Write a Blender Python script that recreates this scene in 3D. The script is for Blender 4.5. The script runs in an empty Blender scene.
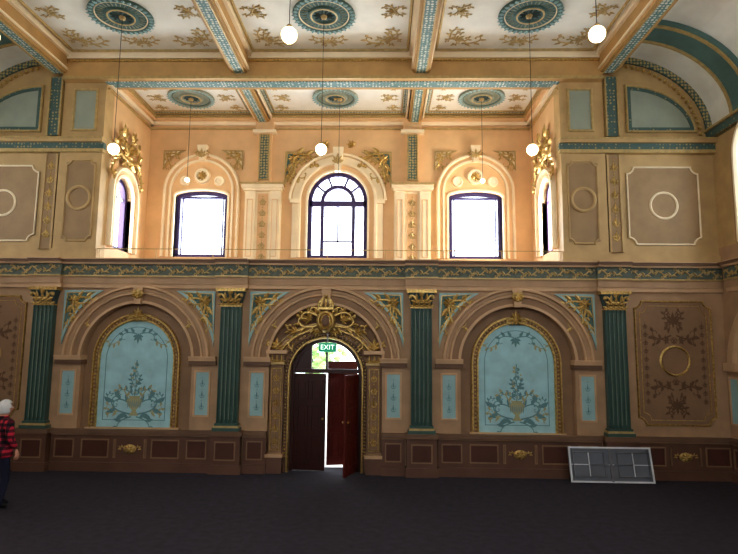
import bpy, bmesh, math, random
from math import sin, cos, pi, radians, sqrt, atan2
from mathutils import Vector, Matrix
random.seed(4)

# ------------------------------------------------------------------ materials
def lin(c):
    return tuple(((x/255)/12.92 if x/255 <= .04045 else ((x/255+.055)/1.055)**2.4) for x in c)+(1,)
def mat(name, rgb, rough=.65, metal=0, var=.12, ns=3.0, bump=0, bs=60, emit=0):
    m = bpy.data.materials.new(name); m.use_nodes = True
    nt = m.node_tree; b = nt.nodes['Principled BSDF']
    c = lin(rgb)
    tc = nt.nodes.new('ShaderNodeTexCoord'); nz = nt.nodes.new('ShaderNodeTexNoise')
    nz.inputs['Scale'].default_value = ns; nz.inputs['Detail'].default_value = 4
    nt.links.new(tc.outputs['Object'], nz.inputs['Vector'])
    r = nt.nodes.new('ShaderNodeValToRGB')
    r.color_ramp.elements[0].position = .3; r.color_ramp.elements[1].position = .7
    r.color_ramp.elements[0].color = tuple(x*(1-var) for x in c[:3])+(1,)
    r.color_ramp.elements[1].color = tuple(min(1, x*(1+var)) for x in c[:3])+(1,)
    nt.links.new(nz.outputs['Fac'], r.inputs['Fac']); nt.links.new(r.outputs['Color'], b.inputs['Base Color'])
    b.inputs['Roughness'].default_value = rough; b.inputs['Metallic'].default_value = metal
    if emit:
        b.inputs['Emission Color'].default_value = c; b.inputs['Emission Strength'].default_value = emit
    if bump:
        n2 = nt.nodes.new('ShaderNodeTexNoise'); n2.inputs['Scale'].default_value = bs
        nt.links.new(tc.outputs['Object'], n2.inputs['Vector'])
        bp = nt.nodes.new('ShaderNodeBump'); bp.inputs['Strength'].default_value = bump; bp.inputs['Distance'].default_value = .02
        nt.links.new(n2.outputs['Fac'], bp.inputs['Height']); nt.links.new(bp.outputs['Normal'], b.inputs['Normal'])
    return m
def pat(name, c1, c2, scale=14, th=.45, rough=.6):
    m = bpy.data.materials.new(name); m.use_nodes = True
    nt = m.node_tree; b = nt.nodes['Principled BSDF']
    tc = nt.nodes.new('ShaderNodeTexCoord'); v = nt.nodes.new('ShaderNodeTexVoronoi')
    v.inputs['Scale'].default_value = scale; v.inputs['Randomness'].default_value = .25
    nt.links.new(tc.outputs['Object'], v.inputs['Vector'])
    r = nt.nodes.new('ShaderNodeValToRGB'); r.color_ramp.interpolation = 'LINEAR'
    r.color_ramp.elements[0].position = th-.08; r.color_ramp.elements[1].position = th+.02
    r.color_ramp.elements[0].color = lin(c1); r.color_ramp.elements[1].color = lin(c2)
    nt.links.new(v.outputs['Distance'], r.inputs['Fac']); nt.links.new(r.outputs['Color'], b.inputs['Base Color'])
    b.inputs['Roughness'].default_value = rough
    return m
def plaid(name):
    m = bpy.data.materials.new(name); m.use_nodes = True
    nt = m.node_tree; b = nt.nodes['Principled BSDF']
    tc = nt.nodes.new('ShaderNodeTexCoord')
    def wave(d):
        w = nt.nodes.new('ShaderNodeTexWave'); w.bands_direction = d; w.inputs['Scale'].default_value = 3.6
        nt.links.new(tc.outputs['Object'], w.inputs['Vector'])
        g = nt.nodes.new('ShaderNodeMath'); g.operation = 'GREATER_THAN'; g.inputs[1].default_value = .45
        nt.links.new(w.outputs['Fac'], g.inputs[0]); return g
    a, c = wave('X'), wave('Z')
    s = nt.nodes.new('ShaderNodeMath'); s.operation = 'ADD'
    nt.links.new(a.outputs[0], s.inputs[0]); nt.links.new(c.outputs[0], s.inputs[1])
    h = nt.nodes.new('ShaderNodeMath'); h.operation = 'MULTIPLY'; h.inputs[1].default_value = .5
    nt.links.new(s.outputs[0], h.inputs[0])
    r = nt.nodes.new('ShaderNodeValToRGB'); r.color_ramp.interpolation = 'CONSTANT'
    r.color_ramp.elements[0].color = lin((190, 40, 62)); r.color_ramp.elements[1].position = .3
    r.color_ramp.elements[1].color = lin((88, 18, 34))
    e = r.color_ramp.elements.new(.8); e.color = lin((20, 12, 22))
    nt.links.new(h.outputs[0], r.inputs['Fac']); nt.links.new(r.outputs['Color'], b.inputs['Base Color'])
    b.inputs['Roughness'].default_value = .9
    return m

WALL = mat('wall_paint_tan', (174, 142, 110))
WALLD = mat('wall_paint_deep_tan', (144, 114, 86))
TRIM = mat('plaster_trim_tan', (196, 162, 126))
LEDGE = mat('ledge_brown', (114, 86, 66))
OCHRE = mat('pier_ochre', (186, 156, 108))
OCHD = mat('panel_ochre_deep', (156, 128, 92))
PEACH = mat('gallery_peach', (226, 186, 138), var=.06)
CREAM = mat('cream_plaster', (242, 224, 190), var=.06)
CEIL = mat('ceiling_cream', (238, 236, 224), var=.06)
GBEAM = mat('beam_gold_brown', (186, 148, 94))
GOLD = mat('gilt', (196, 166, 104), rough=.32, metal=.75, var=.35, ns=25, bump=.3)
GOLDP = mat('gilt_painted', (186, 160, 108), rough=.45, metal=.2, var=.15, ns=12)
CGOLD = mat('ceiling_scroll_gold', (198, 176, 126), rough=.5, metal=.1, var=.2, ns=12)
SCRB = mat('scroll_brown_paint', (106, 80, 58), rough=.8)
TEAL = mat('teal_paint', (88, 118, 112), var=.15)
TEALL = mat('pale_blue_paint', (150, 182, 182), var=.08)
TEALG = mat('grey_green_panel', (152, 158, 140), var=.08)
DTEAL = mat('dark_teal_paint', (66, 86, 84))
FRZ = mat('frieze_teal', (96, 104, 92), var=.25, ns=14)
SHAFT = mat('pilaster_green', (64, 90, 82), rough=.4)
BLUE = mat('niche_blue', (160, 198, 202), var=.1, ns=5)
MURAL = mat('mural_slate', (100, 138, 142), rough=.8)
MURALG = mat('mural_gold', (164, 160, 122), rough=.8)
MAROON = mat('dado_maroon', (88, 54, 44), rough=.4)
DADO = mat('dado_brown', (104, 74, 58), rough=.5)
FRET = pat('teal_fret', (216, 218, 204), (96, 130, 128), 15, .42)
FRETD = pat('teal_gold_fret', (176, 158, 108), (74, 98, 92), 15, .42)
CARPET = mat('carpet_dark', (52, 47, 58), rough=.9, var=.25, ns=9, bump=.4, bs=300)
PURPLE = mat('window_frame_purple', (56, 40, 92), rough=.5)
WOOD = mat('door_dark_wood', (58, 26, 20), rough=.35, ns=5)
WOODR = mat('door_red_wood', (92, 34, 26), rough=.35, ns=5)
METAL = mat('metal_grey', (120, 122, 126), rough=.35, metal=.8)
WHITE = mat('white_plastic', (214, 216, 220), rough=.5)
TGREY = mat('table_underside', (104, 108, 116), rough=.6)
BLACK = mat('black_cord', (30, 28, 26))
GLOBE = mat('opal_glass_lit', (255, 232, 190), emit=5, var=0)
GREENSIGN = mat('exit_green', (20, 150, 110), emit=.4, var=.02)
WHITESIGN = mat('exit_white', (235, 255, 245), emit=1.2, var=0)
LEAF = mat('tree_foliage', (165, 200, 130), var=.3, ns=8)
BARK = mat('tree_bark', (80, 60, 45))
PAVE = mat('paving', (215, 213, 206), bump=.2)
SKIN = mat('skin', (205, 150, 125), rough=.5)
HAIR = mat('white_hair', (225, 222, 218), rough=.7, bump=.8, bs=120)
JEANS = mat('jeans', (30, 32, 54), rough=.9)
SHOE = mat('shoe', (24, 20, 22), rough=.5)
LIP = mat('lips', (160, 80, 75)); EYE = mat('eye', (240, 240, 240)); IRIS = mat('iris', (50, 60, 70))
PLAID = plaid('plaid_jacket')

# ------------------------------------------------------------------ builder
class Fr:
    def __init__(s, o, u, v, n):
        s.o, s.u, s.v, s.n = map(Vector, (o, u, v, n))
    def __call__(s, a, b, d=0):
        return tuple(s.o+s.u*a+s.v*b+s.n*d)
class MB:
    def __init__(s): s.v = []; s.f = []; s.m = []; s.mats = []
    def add(s, vs, fs, m):
        if m not in s.mats: s.mats.append(m)
        k = len(s.v); i = s.mats.index(m)
        s.v += [tuple(p) for p in vs]
        for f in fs:
            s.f.append([k+j for j in f]); s.m.append(i)
    def box(s, x0, x1, y0, y1, z0, z1, m):
        s.add([(x0,y0,z0),(x1,y0,z0),(x1,y1,z0),(x0,y1,z0),(x0,y0,z1),(x1,y0,z1),(x1,y1,z1),(x0,y1,z1)],
              [(3,2,1,0),(4,5,6,7),(0,1,5,4),(1,2,6,5),(2,3,7,6),(3,0,4,7)], m)
    def fbox(s, fr, u0, u1, v0, v1, d0, d1, m):
        s.prism(fr, [(u0,v0),(u1,v0),(u1,v1),(u0,v1)], d0, d1, m)
    def prism(s, fr, pts, d0, d1, m):
        n = len(pts)
        s.add([fr(a,b,d0) for a,b in pts]+[fr(a,b,d1) for a,b in pts],
              [list(range(n))[::-1], list(range(n,2*n))]+[(i,(i+1)%n,n+(i+1)%n,n+i) for i in range(n)], m)
    def ribbon(s, fr, path, prof, m, closed=False):
        n = len(path); P = [Vector(p) for p in path]; k = len(prof); vs = []
        for i in range(n):
            if closed: a, b = P[i]-P[i-1], P[(i+1)%n]-P[i]
            else:
                a = P[i]-P[i-1] if i else P[1]-P[0]
                b = P[i+1]-P[i] if i < n-1 else a
            a = a.normalized(); b = b.normalized()
            n1 = Vector((-a.y, a.x)); n2 = Vector((-b.y, b.x))
            mt = (n1+n2)/max(.35, 1+n1.dot(n2))
            for w, d in prof:
                q = P[i]+mt*w; vs.append(fr(q.x, q.y, d))
        fs = []
        for i in range(n if closed else n-1):
            j = (i+1) % n
            for t in range(k):
                t2 = (t+1) % k; fs.append((i*k+t, j*k+t, j*k+t2, i*k+t2))
        if not closed: fs += [list(range(k)), list(range((n-1)*k, n*k))[::-1]]
        s.add(vs, fs, m)
    def tube(s, fr, pts, rad, m, d=0, flat=.8, seg=6):
        n = len(pts); vs = []
        for i in range(n):
            a = Vector(pts[min(i+1,n-1)])-Vector(pts[max(i-1,0)])
            a = a.normalized() if a.length > 1e-9 else Vector((1,0)); nn = Vector((-a.y, a.x))
            for k in range(seg):
                t = 2*pi*k/seg
                q = Vector(pts[i])+nn*cos(t)*rad[i]
                vs.append(fr(q.x, q.y, d+sin(t)*rad[i]*flat))
        fs = [(i*seg+k, i*seg+(k+1)%seg, (i+1)*seg+(k+1)%seg, (i+1)*seg+k) for i in range(n-1) for k in range(seg)]
        fs += [list(range(seg)), list(range((n-1)*seg, n*seg))[::-1]]
        s.add(vs, fs, m)
    def bead(s, fr, u, v, d, r, m, rv=None, rd=None, seg=8, rings=5):
        rv = rv or r; rd = rd or r; vs = []; fs = []
        for i in range(1, rings):
            ph = pi*i/rings
            for k in range(seg):
                t = 2*pi*k/seg
                vs.append(fr(u+r*sin(ph)*cos(t), v+rv*sin(ph)*sin(t), d+rd*cos(ph)))
        vs += [fr(u,v,d+rd), fr(u,v,d-rd)]; N = len(vs)
        for i in range(rings-2):
            for k in range(seg): fs.append((i*seg+k, i*seg+(k+1)%seg, (i+1)*seg+(k+1)%seg, (i+1)*seg+k))
        for k in range(seg):
            fs.append((N-2, (k+1)%seg, k)); b = (rings-2)*seg; fs.append((N-1, b+k, b+(k+1)%seg))
        s.add(vs, fs, m)
    def leaf(s, fr, u, v, a, L, W, m, d=0, h=None):
        h = h if h is not None else W*.5
        c, q = cos(a), sin(a)
        def P(x, y, z): return fr(u+x*c-y*q, v+x*q+y*c, d+z)
        vs = [P(0,0,0), P(L*.35,W/2,0), P(L*.7,W*.38,0), P(L,0,h*.3), P(L*.7,-W*.38,0), P(L*.35,-W/2,0), P(L*.3,0,h), P(L*.7,0,h*.9)]
        s.add(vs, [(0,1,6),(1,2,7,6),(2,3,7),(3,4,7),(4,5,6,7),(5,0,6)], m)
    def lathe(s, fr, u, v, prof, m, n=32, sv=1):
        vs = [fr(u+r*cos(2*pi*k/n), v+sv*r*sin(2*pi*k/n), d) for r, d in prof for k in range(n)]
        fs = [(i*n+k, i*n+(k+1)%n, (i+1)*n+(k+1)%n, (i+1)*n+k) for i in range(len(prof)-1) for k in range(n)]
        s.add(vs, fs, m)
    def obj(s, name, parent=None, smooth=False, merge=False):
        me = bpy.data.meshes.new(name); me.from_pydata(s.v, [], s.f)
        for m in s.mats: me.materials.append(m)
        me.polygons.foreach_set('material_index', s.m)
        bm = bmesh.new(); bm.from_mesh(me); bmesh.ops.recalc_face_normals(bm, faces=bm.faces); bm.to_mesh(me); bm.free()
        if smooth: me.polygons.foreach_set('use_smooth', [True]*len(me.polygons))
        me.update()
        o = bpy.data.objects.new(name, me); bpy.context.scene.collection.objects.link(o)
        if parent: o.parent = parent
        return o
def grp(name, loc=(0,0,0)):
    e = bpy.data.objects.new(name, None); bpy.context.scene.collection.objects.link(e); e.location = loc
    e.empty_display_size = .1
    return e
def rect(w0, w1, d0, d1): return [(w0,d0),(w1,d0),(w1,d1),(w0,d1)]
def mould(w0, w1, d0, d): 
    a = (w1-w0)
    return [(w0,d0),(w1,d0),(w1,d0+(d-d0)*.5),(w0+a*.75,d),(w0+a*.25,d),(w0,d0+(d-d0)*.5)]
def arc(cx, cz, rx, rz, a0=pi, a1=0, n=24):
    return [(cx+rx*cos(a0+(a1-a0)*i/n), cz+rz*sin(a0+(a1-a0)*i/n)) for i in range(n+1)]
def archpath(cx, cz, r, zb, rz=None, n=24):
    return [(cx-r, zb)]+arc(cx, cz, r, rz or r, n=n)+[(cx+r, zb)]
def archwall(M, fr, x0, x1, z0, z1, cx, cz, rx, rz, d0, d1, m):
    M.prism(fr, [(x0,z1),(x0,z0),(cx-rx,z0)]+arc(cx,cz,rx,rz)+[(cx+rx,z0),(x1,z0),(x1,z1)], d0, d1, m)
def rectpath(x0, x1, z0, z1): return [(x0,z0),(x0,z1),(x1,z1),(x1,z0)]
def notch(x0, x1, z0, z1, c, n=5):
    p = []
    for (ax, az, a0) in ((x0,z1,-pi/2),(x1,z1,pi),(x1,z0,pi/2),(x0,z0,0)):
        for i in range(n+1):
            a = a0+(pi/2)*i/n
            p.append((ax+c*cos(a), az+c*sin(a)))
    return p

# ------------------------------------------------------------------ ornament
def spiral(M, fr, u, v, ang, L, curl, r, m, d=0, n=13, lv=True):
    pts = []; rad = []; x, y, a = u, v, ang; sg = 1 if curl > 0 else -1
    for i in range(n+1):
        t = i/n; pts.append((x,y)); rad.append(r*(1.05-.55*t))
        if lv and i % 3 == 1 and t < .85:
            M.leaf(fr, x, y, a-sg*.75, L*.3*(1.1-.6*t), L*.13, m, d, r*.9)
        st = L/n*(1.35-.85*t); a += curl*2.2*(t**1.2)/n
        x += cos(a)*st; y += sin(a)*st
    M.tube(fr, pts, rad, m, d); M.bead(fr, x, y, d, r*1.2, m, rd=r, seg=6, rings=4)
def palm(M, fr, u, v, ang, s, m, d=0, k=5):
    for i in range(k):
        t = (i-(k-1)/2)/((k-1)/2)
        M.leaf(fr, u, v, ang+t*1.15, s*(1-.35*abs(t)), s*.3, m, d, s*.12)
    M.bead(fr, u, v, d, s*.14, m, seg=6, rings=4)
def rosette(M, fr, u, v, r, m, d=0, n=8):
    for i in range(n): M.leaf(fr, u, v, 2*pi*i/n, r, r*.62, m, d, r*.25)
    M.bead(fr, u, v, d+r*.1, r*.25, m, seg=8)
def flour(M, fr, u, v, ang, s, m, d=0, r=None):
    r = r or s*.06
    for sg in (1, -1):
        spiral(M, fr, u, v, ang+sg*1.1, s*1.0, -sg*4.4, r, m, d)
        spiral(M, fr, u, v, ang+sg*2.0, s*.75, sg*4.2, r*.8, m, d)
    palm(M, fr, u, v, ang, s*.55, m, d)
def candel(M, fr, u, v0, v1, w, m, d=0):
    n = max(1, round((v1-v0)/(w*1.6))); h = (v1-v0)/n
    for k in range(n):
        v = v0+h*k
        for sg in (1, -1):
            spiral(M, fr, u, v+h*.1, pi/2-sg*.9, w*.95, sg*4.0, w*.07, m, d, n=9)
        M.leaf(fr, u, v+h*.1, pi/2, h*.7, w*.28, m, d, w*.1)
        M.bead(fr, u, v+h*.9, d, w*.09, m, seg=6, rings=4)
def rinceau(M, fr, u0, u1, v, h, m, d=0):
    n = max(2, round((u1-u0)/(h*1.4))); st = (u1-u0)/n
    for k in range(n):
        sg = 1 if k % 2 else -1
        u = u0+st*(k+.1)
        spiral(M, fr, u, v-sg*h*.3, sg*.5, h*1.6, sg*5.0, h*.08, m, d, n=11)
        M.leaf(fr, u, v-sg*h*.3, sg*2.2, h*.6, h*.3, m, d, h*.12)
        spiral(M, fr, u+st*.4, v+sg*h*.38, -sg*.3, h*.8, -sg*4.0, h*.06, m, d, n=8)
        M.bead(fr, u+st*.85, v+sg*h*.3, d, h*.1, m, seg=6, rings=4)
def beads(M, fr, path, r, m, d, step):
    acc = 0
    for i in range(len(path)-1):
        a, b = Vector(path[i]), Vector(path[i+1]); L = (b-a).length
        while acc < L:
            q = a+(b-a)*(acc/L); M.bead(fr, q.x, q.y, d, r, m, seg=6, rings=4); acc += step
        acc -= L
def spandrel(M, G, fr, cx, zc, R, dx, zt, sg, d, base=DTEAL, bd=TEALL, s=1.0):
    a0 = math.acos(dx/R); a1 = math.asin((zt-zc)/R)
    A = [(cx+sg*R*cos(a0+(a1-a0)*i/10), zc+R*sin(a0+(a1-a0)*i/10)) for i in range(11)]
    P = A+[(cx+sg*dx, zt)]
    M.prism(fr, P, d-.01, d+.012, base)
    Q = P
    area = sum(Q[i][0]*Q[(i+1)%len(Q)][1]-Q[(i+1)%len(Q)][0]*Q[i][1] for i in range(len(Q)))
    if area > 0: Q = Q[::-1]
    M.ribbon(fr, Q, rect(-.045*s, 0, d, d+.035), bd, True)
    M.ribbon(fr, Q, rect(-.062*s, -.045*s, d, d+.028), GOLD, True)
    ux, uz = cx+sg*(dx-.2*s), zt-.2*s
    dd = d+.03; inn = pi if sg > 0 else 0
    rosette(G, fr, ux, uz, .12*s, GOLD, dd)
    spiral(G, fr, ux, uz+.03*s, inn-sg*.2, .62*s, sg*3.6, .022*s, GOLD, dd)
    spiral(G, fr, ux, uz-.02*s, inn+sg*.35, .42*s, -sg*3.8, .02*s, GOLD, dd)
    spiral(G, fr, ux+sg*.02, uz, -pi/2-sg*.1, .75*s, -sg*3.2, .022*s, GOLD, dd)
    spiral(G, fr, ux-sg*.02, uz, -pi/2-sg*.3, .4*s, sg*3.8, .018*s, GOLD, dd)
    spiral(G, fr, ux+sg*.1*s, uz-.38*s, -pi/2, .32*s, -sg*3.2, .014*s, GOLD, dd)
    palm(G, fr, ux, uz, (pi*.25 if sg > 0 else pi*.75), .16*s, GOLD, dd)

OW = 4.66      # half width of the gallery opening
NW = Fr((0,0,0),(1,0,0),(0,0,1),(0,-1,0))          # hall side of north wall
GW = Fr((0,2.2,0),(1,0,0),(0,0,1),(0,-1,0))        # gallery rear wall
EW = Fr((7.7,0,0),(0,-1,0),(0,0,1),(-1,0,0))
WW = Fr((-7.7,0,0),(0,1,0),(0,0,1),(1,0,0))
GE = Fr((OW,0,0),(0,-1,0),(0,0,1),(-1,0,0))      # gallery return walls
GWW = Fr((-OW,0,0),(0,1,0),(0,0,1),(1,0,0))
SW = Fr((0,-14,0),(-1,0,0),(0,0,1),(0,1,0))
def CL(z): return Fr((0,0,z),(1,0,0),(0,-1,0),(0,0,-1))

BAY = 3.72; PXS = (-5.58, -1.86, 1.86, 5.58); ZS = 2.12
# ------------------------------------------------------------------ floor
M = MB(); M.box(-8.1, 8.1, -14.3, .6, -.15, 0, CARPET); M.obj('floor')
M = MB(); M.box(-30, 30, .6, 30, -.35, -.1, PAVE); M.obj('ground_outside')

# ------------------------------------------------------------------ north wall (lower): core + pier layer
M = MB(); T = MB()
for cx in (-BAY, BAY):
    archwall(T, NW, cx-1.86, cx+1.86, .7, 3.6, cx, ZS, 1.1, 1.1, -.15, 0, WALL)
    T.box(cx-1.86, cx+1.86, 0, .15, 0, .7, WALL)
    M.box(cx-1.86, cx+1.86, .15, .45, 0, 3.6, WALLD)
archwall(T, NW, -1.86, 1.86, 0, 3.6, 0, ZS, 1.1, 1.1, -.15, 0, WALL)
archwall(M, NW, -1.86, 1.86, 0, 3.6, 0, 1.86, .7, .7, -.45, -.15, WALLD)
for sg in (-1, 1):
    a, b = sorted((sg*5.57, sg*8.0)); M.box(a, b, .15, .45, 0, 3.6, WALL); T.box(a, b, 0, .15, 0, 3.6, WALL)
M.box(-8, 8, .15, .45, 3.6, 4.0, WALL); T.box(-8, 8, 0, .15, 3.6, 4.0, WALL)
M.obj('wall_north'); T.obj('trim_17')

M = MB(); G = MB()
for cx in (-BAY, 0, BAY):
    p = arc(cx, ZS, 1.1, 1.1, n=32)
    M.ribbon(NW, p, rect(0, .05, -.02, .07), TRIM)
    M.ribbon(NW, p, rect(.05, .17, -.02, .035), WALLD)
    M.ribbon(NW, p, mould(.17, .23, -.02, .07), TRIM)
    M.ribbon(NW, p, rect(.23, .29, -.02, .05), WALL)
    M.ribbon(NW, p, mould(.29, .36, -.02, .11), TRIM)
    if cx:
        M.prism(NW, [(cx-.06,3.2),(cx+.06,3.2),(cx+.1,3.55),(cx-.1,3.55)], 0, .13, TRIM)
        palm(G, NW, cx, 3.32, pi/2, .2, GOLD, .14)
        for sg in (1,-1): spiral(G, NW, cx, 3.45, pi/2-sg*1.5, .16, -sg*4, .02, GOLD, .14)
    else:
        M.prism(NW, [(-.06,3.2),(.06,3.2),(.1,3.55),(-.1,3.55)], 0, .1, TRIM)
M.obj('trim_1')
S = MB()
for cx in (-BAY, 0, BAY):
    for sg in (-1, 1):
        spandrel(S, G, NW, cx, ZS, 1.535, 1.51, 3.47, sg, .0, TEAL)
S.obj('trim_2'); G.obj('trim_3')

# imposts / side panels / dado
M = MB(); G = MB()
for px in PXS:
    for sg in (-1, 1):
        a, b = px+sg*.27, px+sg*.8
        if abs((a+b)/2) > 5.56: continue
        x0, x1 = min(a,b), max(a,b)
        M.box(x0, x1, -.10, .15, 2.10, 2.16, TRIM); M.box(x0, x1, -.07, .15, 2.02, 2.10, LEDGE)
        M.box(x0, x1, -.13, .15, 2.16, 2.19, TRIM)
        c = (a+b)/2
        M.ribbon(NW, rectpath(c-.16, c+.16, 1.03, 1.92), rect(-.035, 0, 0, .025), TRIM, True)
        M.fbox(NW, c-.125, c+.125, 1.065, 1.885, 0, .008, TEALL)
        candel(G, NW, c, 1.15, 1.8, .12, MURAL, .004)
M.obj('trim_4'); G.obj('trim_5')

M = MB(); G = MB()
def dado(fr, x0, x1, n, dd=.06, ros=True):
    M.fbox(fr, x0, x1, 0, .17, 0, dd+.04, DADO); M.fbox(fr, x0, x1, .17, .70, 0, dd, DADO)
    M.fbox(fr, x0, x1, .70, .78, 0, dd+.06, LEDGE); M.fbox(fr, x0, x1, .67, .70, 0, dd+.03, WALLD)
    w = (x1-x0)/n
    for k in range(n):
        a, b = x0+w*k+.07, x0+w*(k+1)-.07
        if ros and n == 3 and k == 1:
            c = (a+b)/2
            G.bead(fr, c, .42, dd, .13, GOLD, rv=.09, rd=.03, seg=16)
            rosette(G, fr, c, .42, .09, GOLD, dd+.03)
            for s2 in (1,-1): spiral(G, fr, c+s2*.08, .42, (0 if s2 > 0 else pi)+.6*s2, .18, -s2*4, .014, GOLD, dd+.01)
            for a2, b2 in ((a-.05, c-.27), (c+.27, b+.05)):
                M.ribbon(fr, rectpath(a2, b2, .25, .6), rect(-.02, 0, dd, dd+.02), WALLD, True)
                M.fbox(fr, a2+.03, b2-.03, .28, .57, dd, dd+.006, MAROON)
        else:
            M.ribbon(fr, rectpath(a, b, .25, .6), rect(-.02, 0, dd, dd+.02), WALLD, True)
            M.fbox(fr, a+.03, b-.03, .28, .57, dd, dd+.006, MAROON)
for sg in (-1, 1):
    def seg(a, b, n): dado(NW, min(sg*a, sg*b), max(sg*a, sg*b), n)
    seg(1.1, 1.55, 1); seg(2.17, 2.7, 1); seg(2.7, 4.74, 3); seg(4.74, 5.26, 1); seg(5.9, 7.7, 3)
M.obj('baseboard_north'); G.obj('trim_6')

# entablature
M = MB(); G = MB()
def entab(fr, x0, x1, e=0, gold=True):
    M.fbox(fr, x0, x1, 3.52, 3.60, 0, .05+e, TRIM); M.fbox(fr, x0, x1, 3.60, 3.74, 0, .07+e, WALL)
    M.fbox(fr, x0, x1, 3.74, 3.77, 0, .10+e, GOLDP)
    M.fbox(fr, x0, x1, 3.77, 3.99, 0, .07+e, FRZ)
    M.fbox(fr, x0, x1, 3.99, 4.03, 0, .13+e, TRIM); M.fbox(fr, x0, x1, 4.03, 4.08, 0, .16+e, LEDGE)
    M.fbox(fr, x0, x1, 4.08, 4.10, 0, .18+e, TRIM)
    rinceau(G, fr, x0+.03, x1-.03, 3.88, .18, GOLDP, .08+e)
pts = [-7.7, -5.9, -5.26, -2.18, -1.54, 1.54, 2.18, 5.26, 5.9, 7.7]
for i in range(len(pts)-1): entab(NW, pts[i], pts[i+1], .1 if i % 2 else 0)
entab(EW, .22, 14, 0); 
entab(WW, -14, -.22, 0)
M.obj('trim_7'); G.obj('trim_8')

# pilasters
def pilaster(px):
    e = grp('fluted_pilaster', (px, 0, 0)); M = MB(); G = MB()
    M.box(-.31, .31, -.2, 0, 0, .17, DADO); M.box(-.28, .28, -.17, 0, .17, .70, DADO); M.box(-.32, .32, -.22, 0, .70, .79, LEDGE)
    M.ribbon(NW, rectpath(-.2, .2, .25, .6), rect(-.02, 0, .17, .19), WALLD, True); M.fbox(NW, -.17, .17, .28, .57, .17, .176, MAROON)
    M.box(-.26, .26, -.19, 0, .79, .85, SHAFT); M.box(-.24, .24, -.17, 0, .85, .89, GOLDP); M.box(-.225, .225, -.16, 0, .89, .93, SHAFT)
    hw = .2
    P = [(-hw, 0), (-hw, -.13)]; nf = 5; w = 2*hw/nf
    for k in range(nf):
        c = -hw+w*(k+.5)
        P += [(c+.029*cos(pi-t*pi/6), -.13+.034*sin(t*pi/6)) for t in range(7)]
    P += [(hw, -.13), (hw, 0)]
    M.prism(Fr((0,0,0),(1,0,0),(0,1,0),(0,0,1)), P, .93, 3.16, SHAFT)
    for k in range(nf-1):
        c = -hw+w*(k+1); M.box(c-.003, c+.003, -.134, -.128, 1.0, 3.1, TEALG)
    M.box(-.21, .21, -.145, 0, 3.16, 3.19, GOLD)
    M.add([(-.19,-.12,3.19),(.19,-.12,3.19),(.19,0,3.19),(-.19,0,3.19),(-.25,-.19,3.46),(.25,-.19,3.46),(.25,0,3.46),(-.25,0,3.46)],
          [(3,2,1,0),(4,5,6,7),(0,1,5,4),(1,2,6,5),(2,3,7,6),(3,0,4,7)], DTEAL)
    M.box(-.29, .29, -.21, 0, 3.46, 3.52, GOLD)
    for row, z, L in ((0, 3.19, .17), (1, 3.27, .2)):
        for k in range(4-row):
            x = -.15+.1*k+(.05 if row else 0)
            o = Fr((x, -.13-.03*row, z), (1,0,0), (0,-.3,.95), (0,-.95,-.3))
            palm(G, o, 0, 0, pi/2, L, GOLD, .01, 3)
    for sg in (-1, 1):
        o = Fr((sg*.1, -.2, 3.38), (1,0,0), (0,0,1), (0,-1,0))
        spiral(G, o, 0, -.06, pi/2-sg*.6, .24, -sg*4.8, .024, GOLD, 0, lv=False)
    rosette(G, NW, 0, 3.44, .06, GOLD, .2)
    M.obj('shaft_and_base', e); G.obj('capital_leaves', e)
for px in PXS: pilaster(px)

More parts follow.
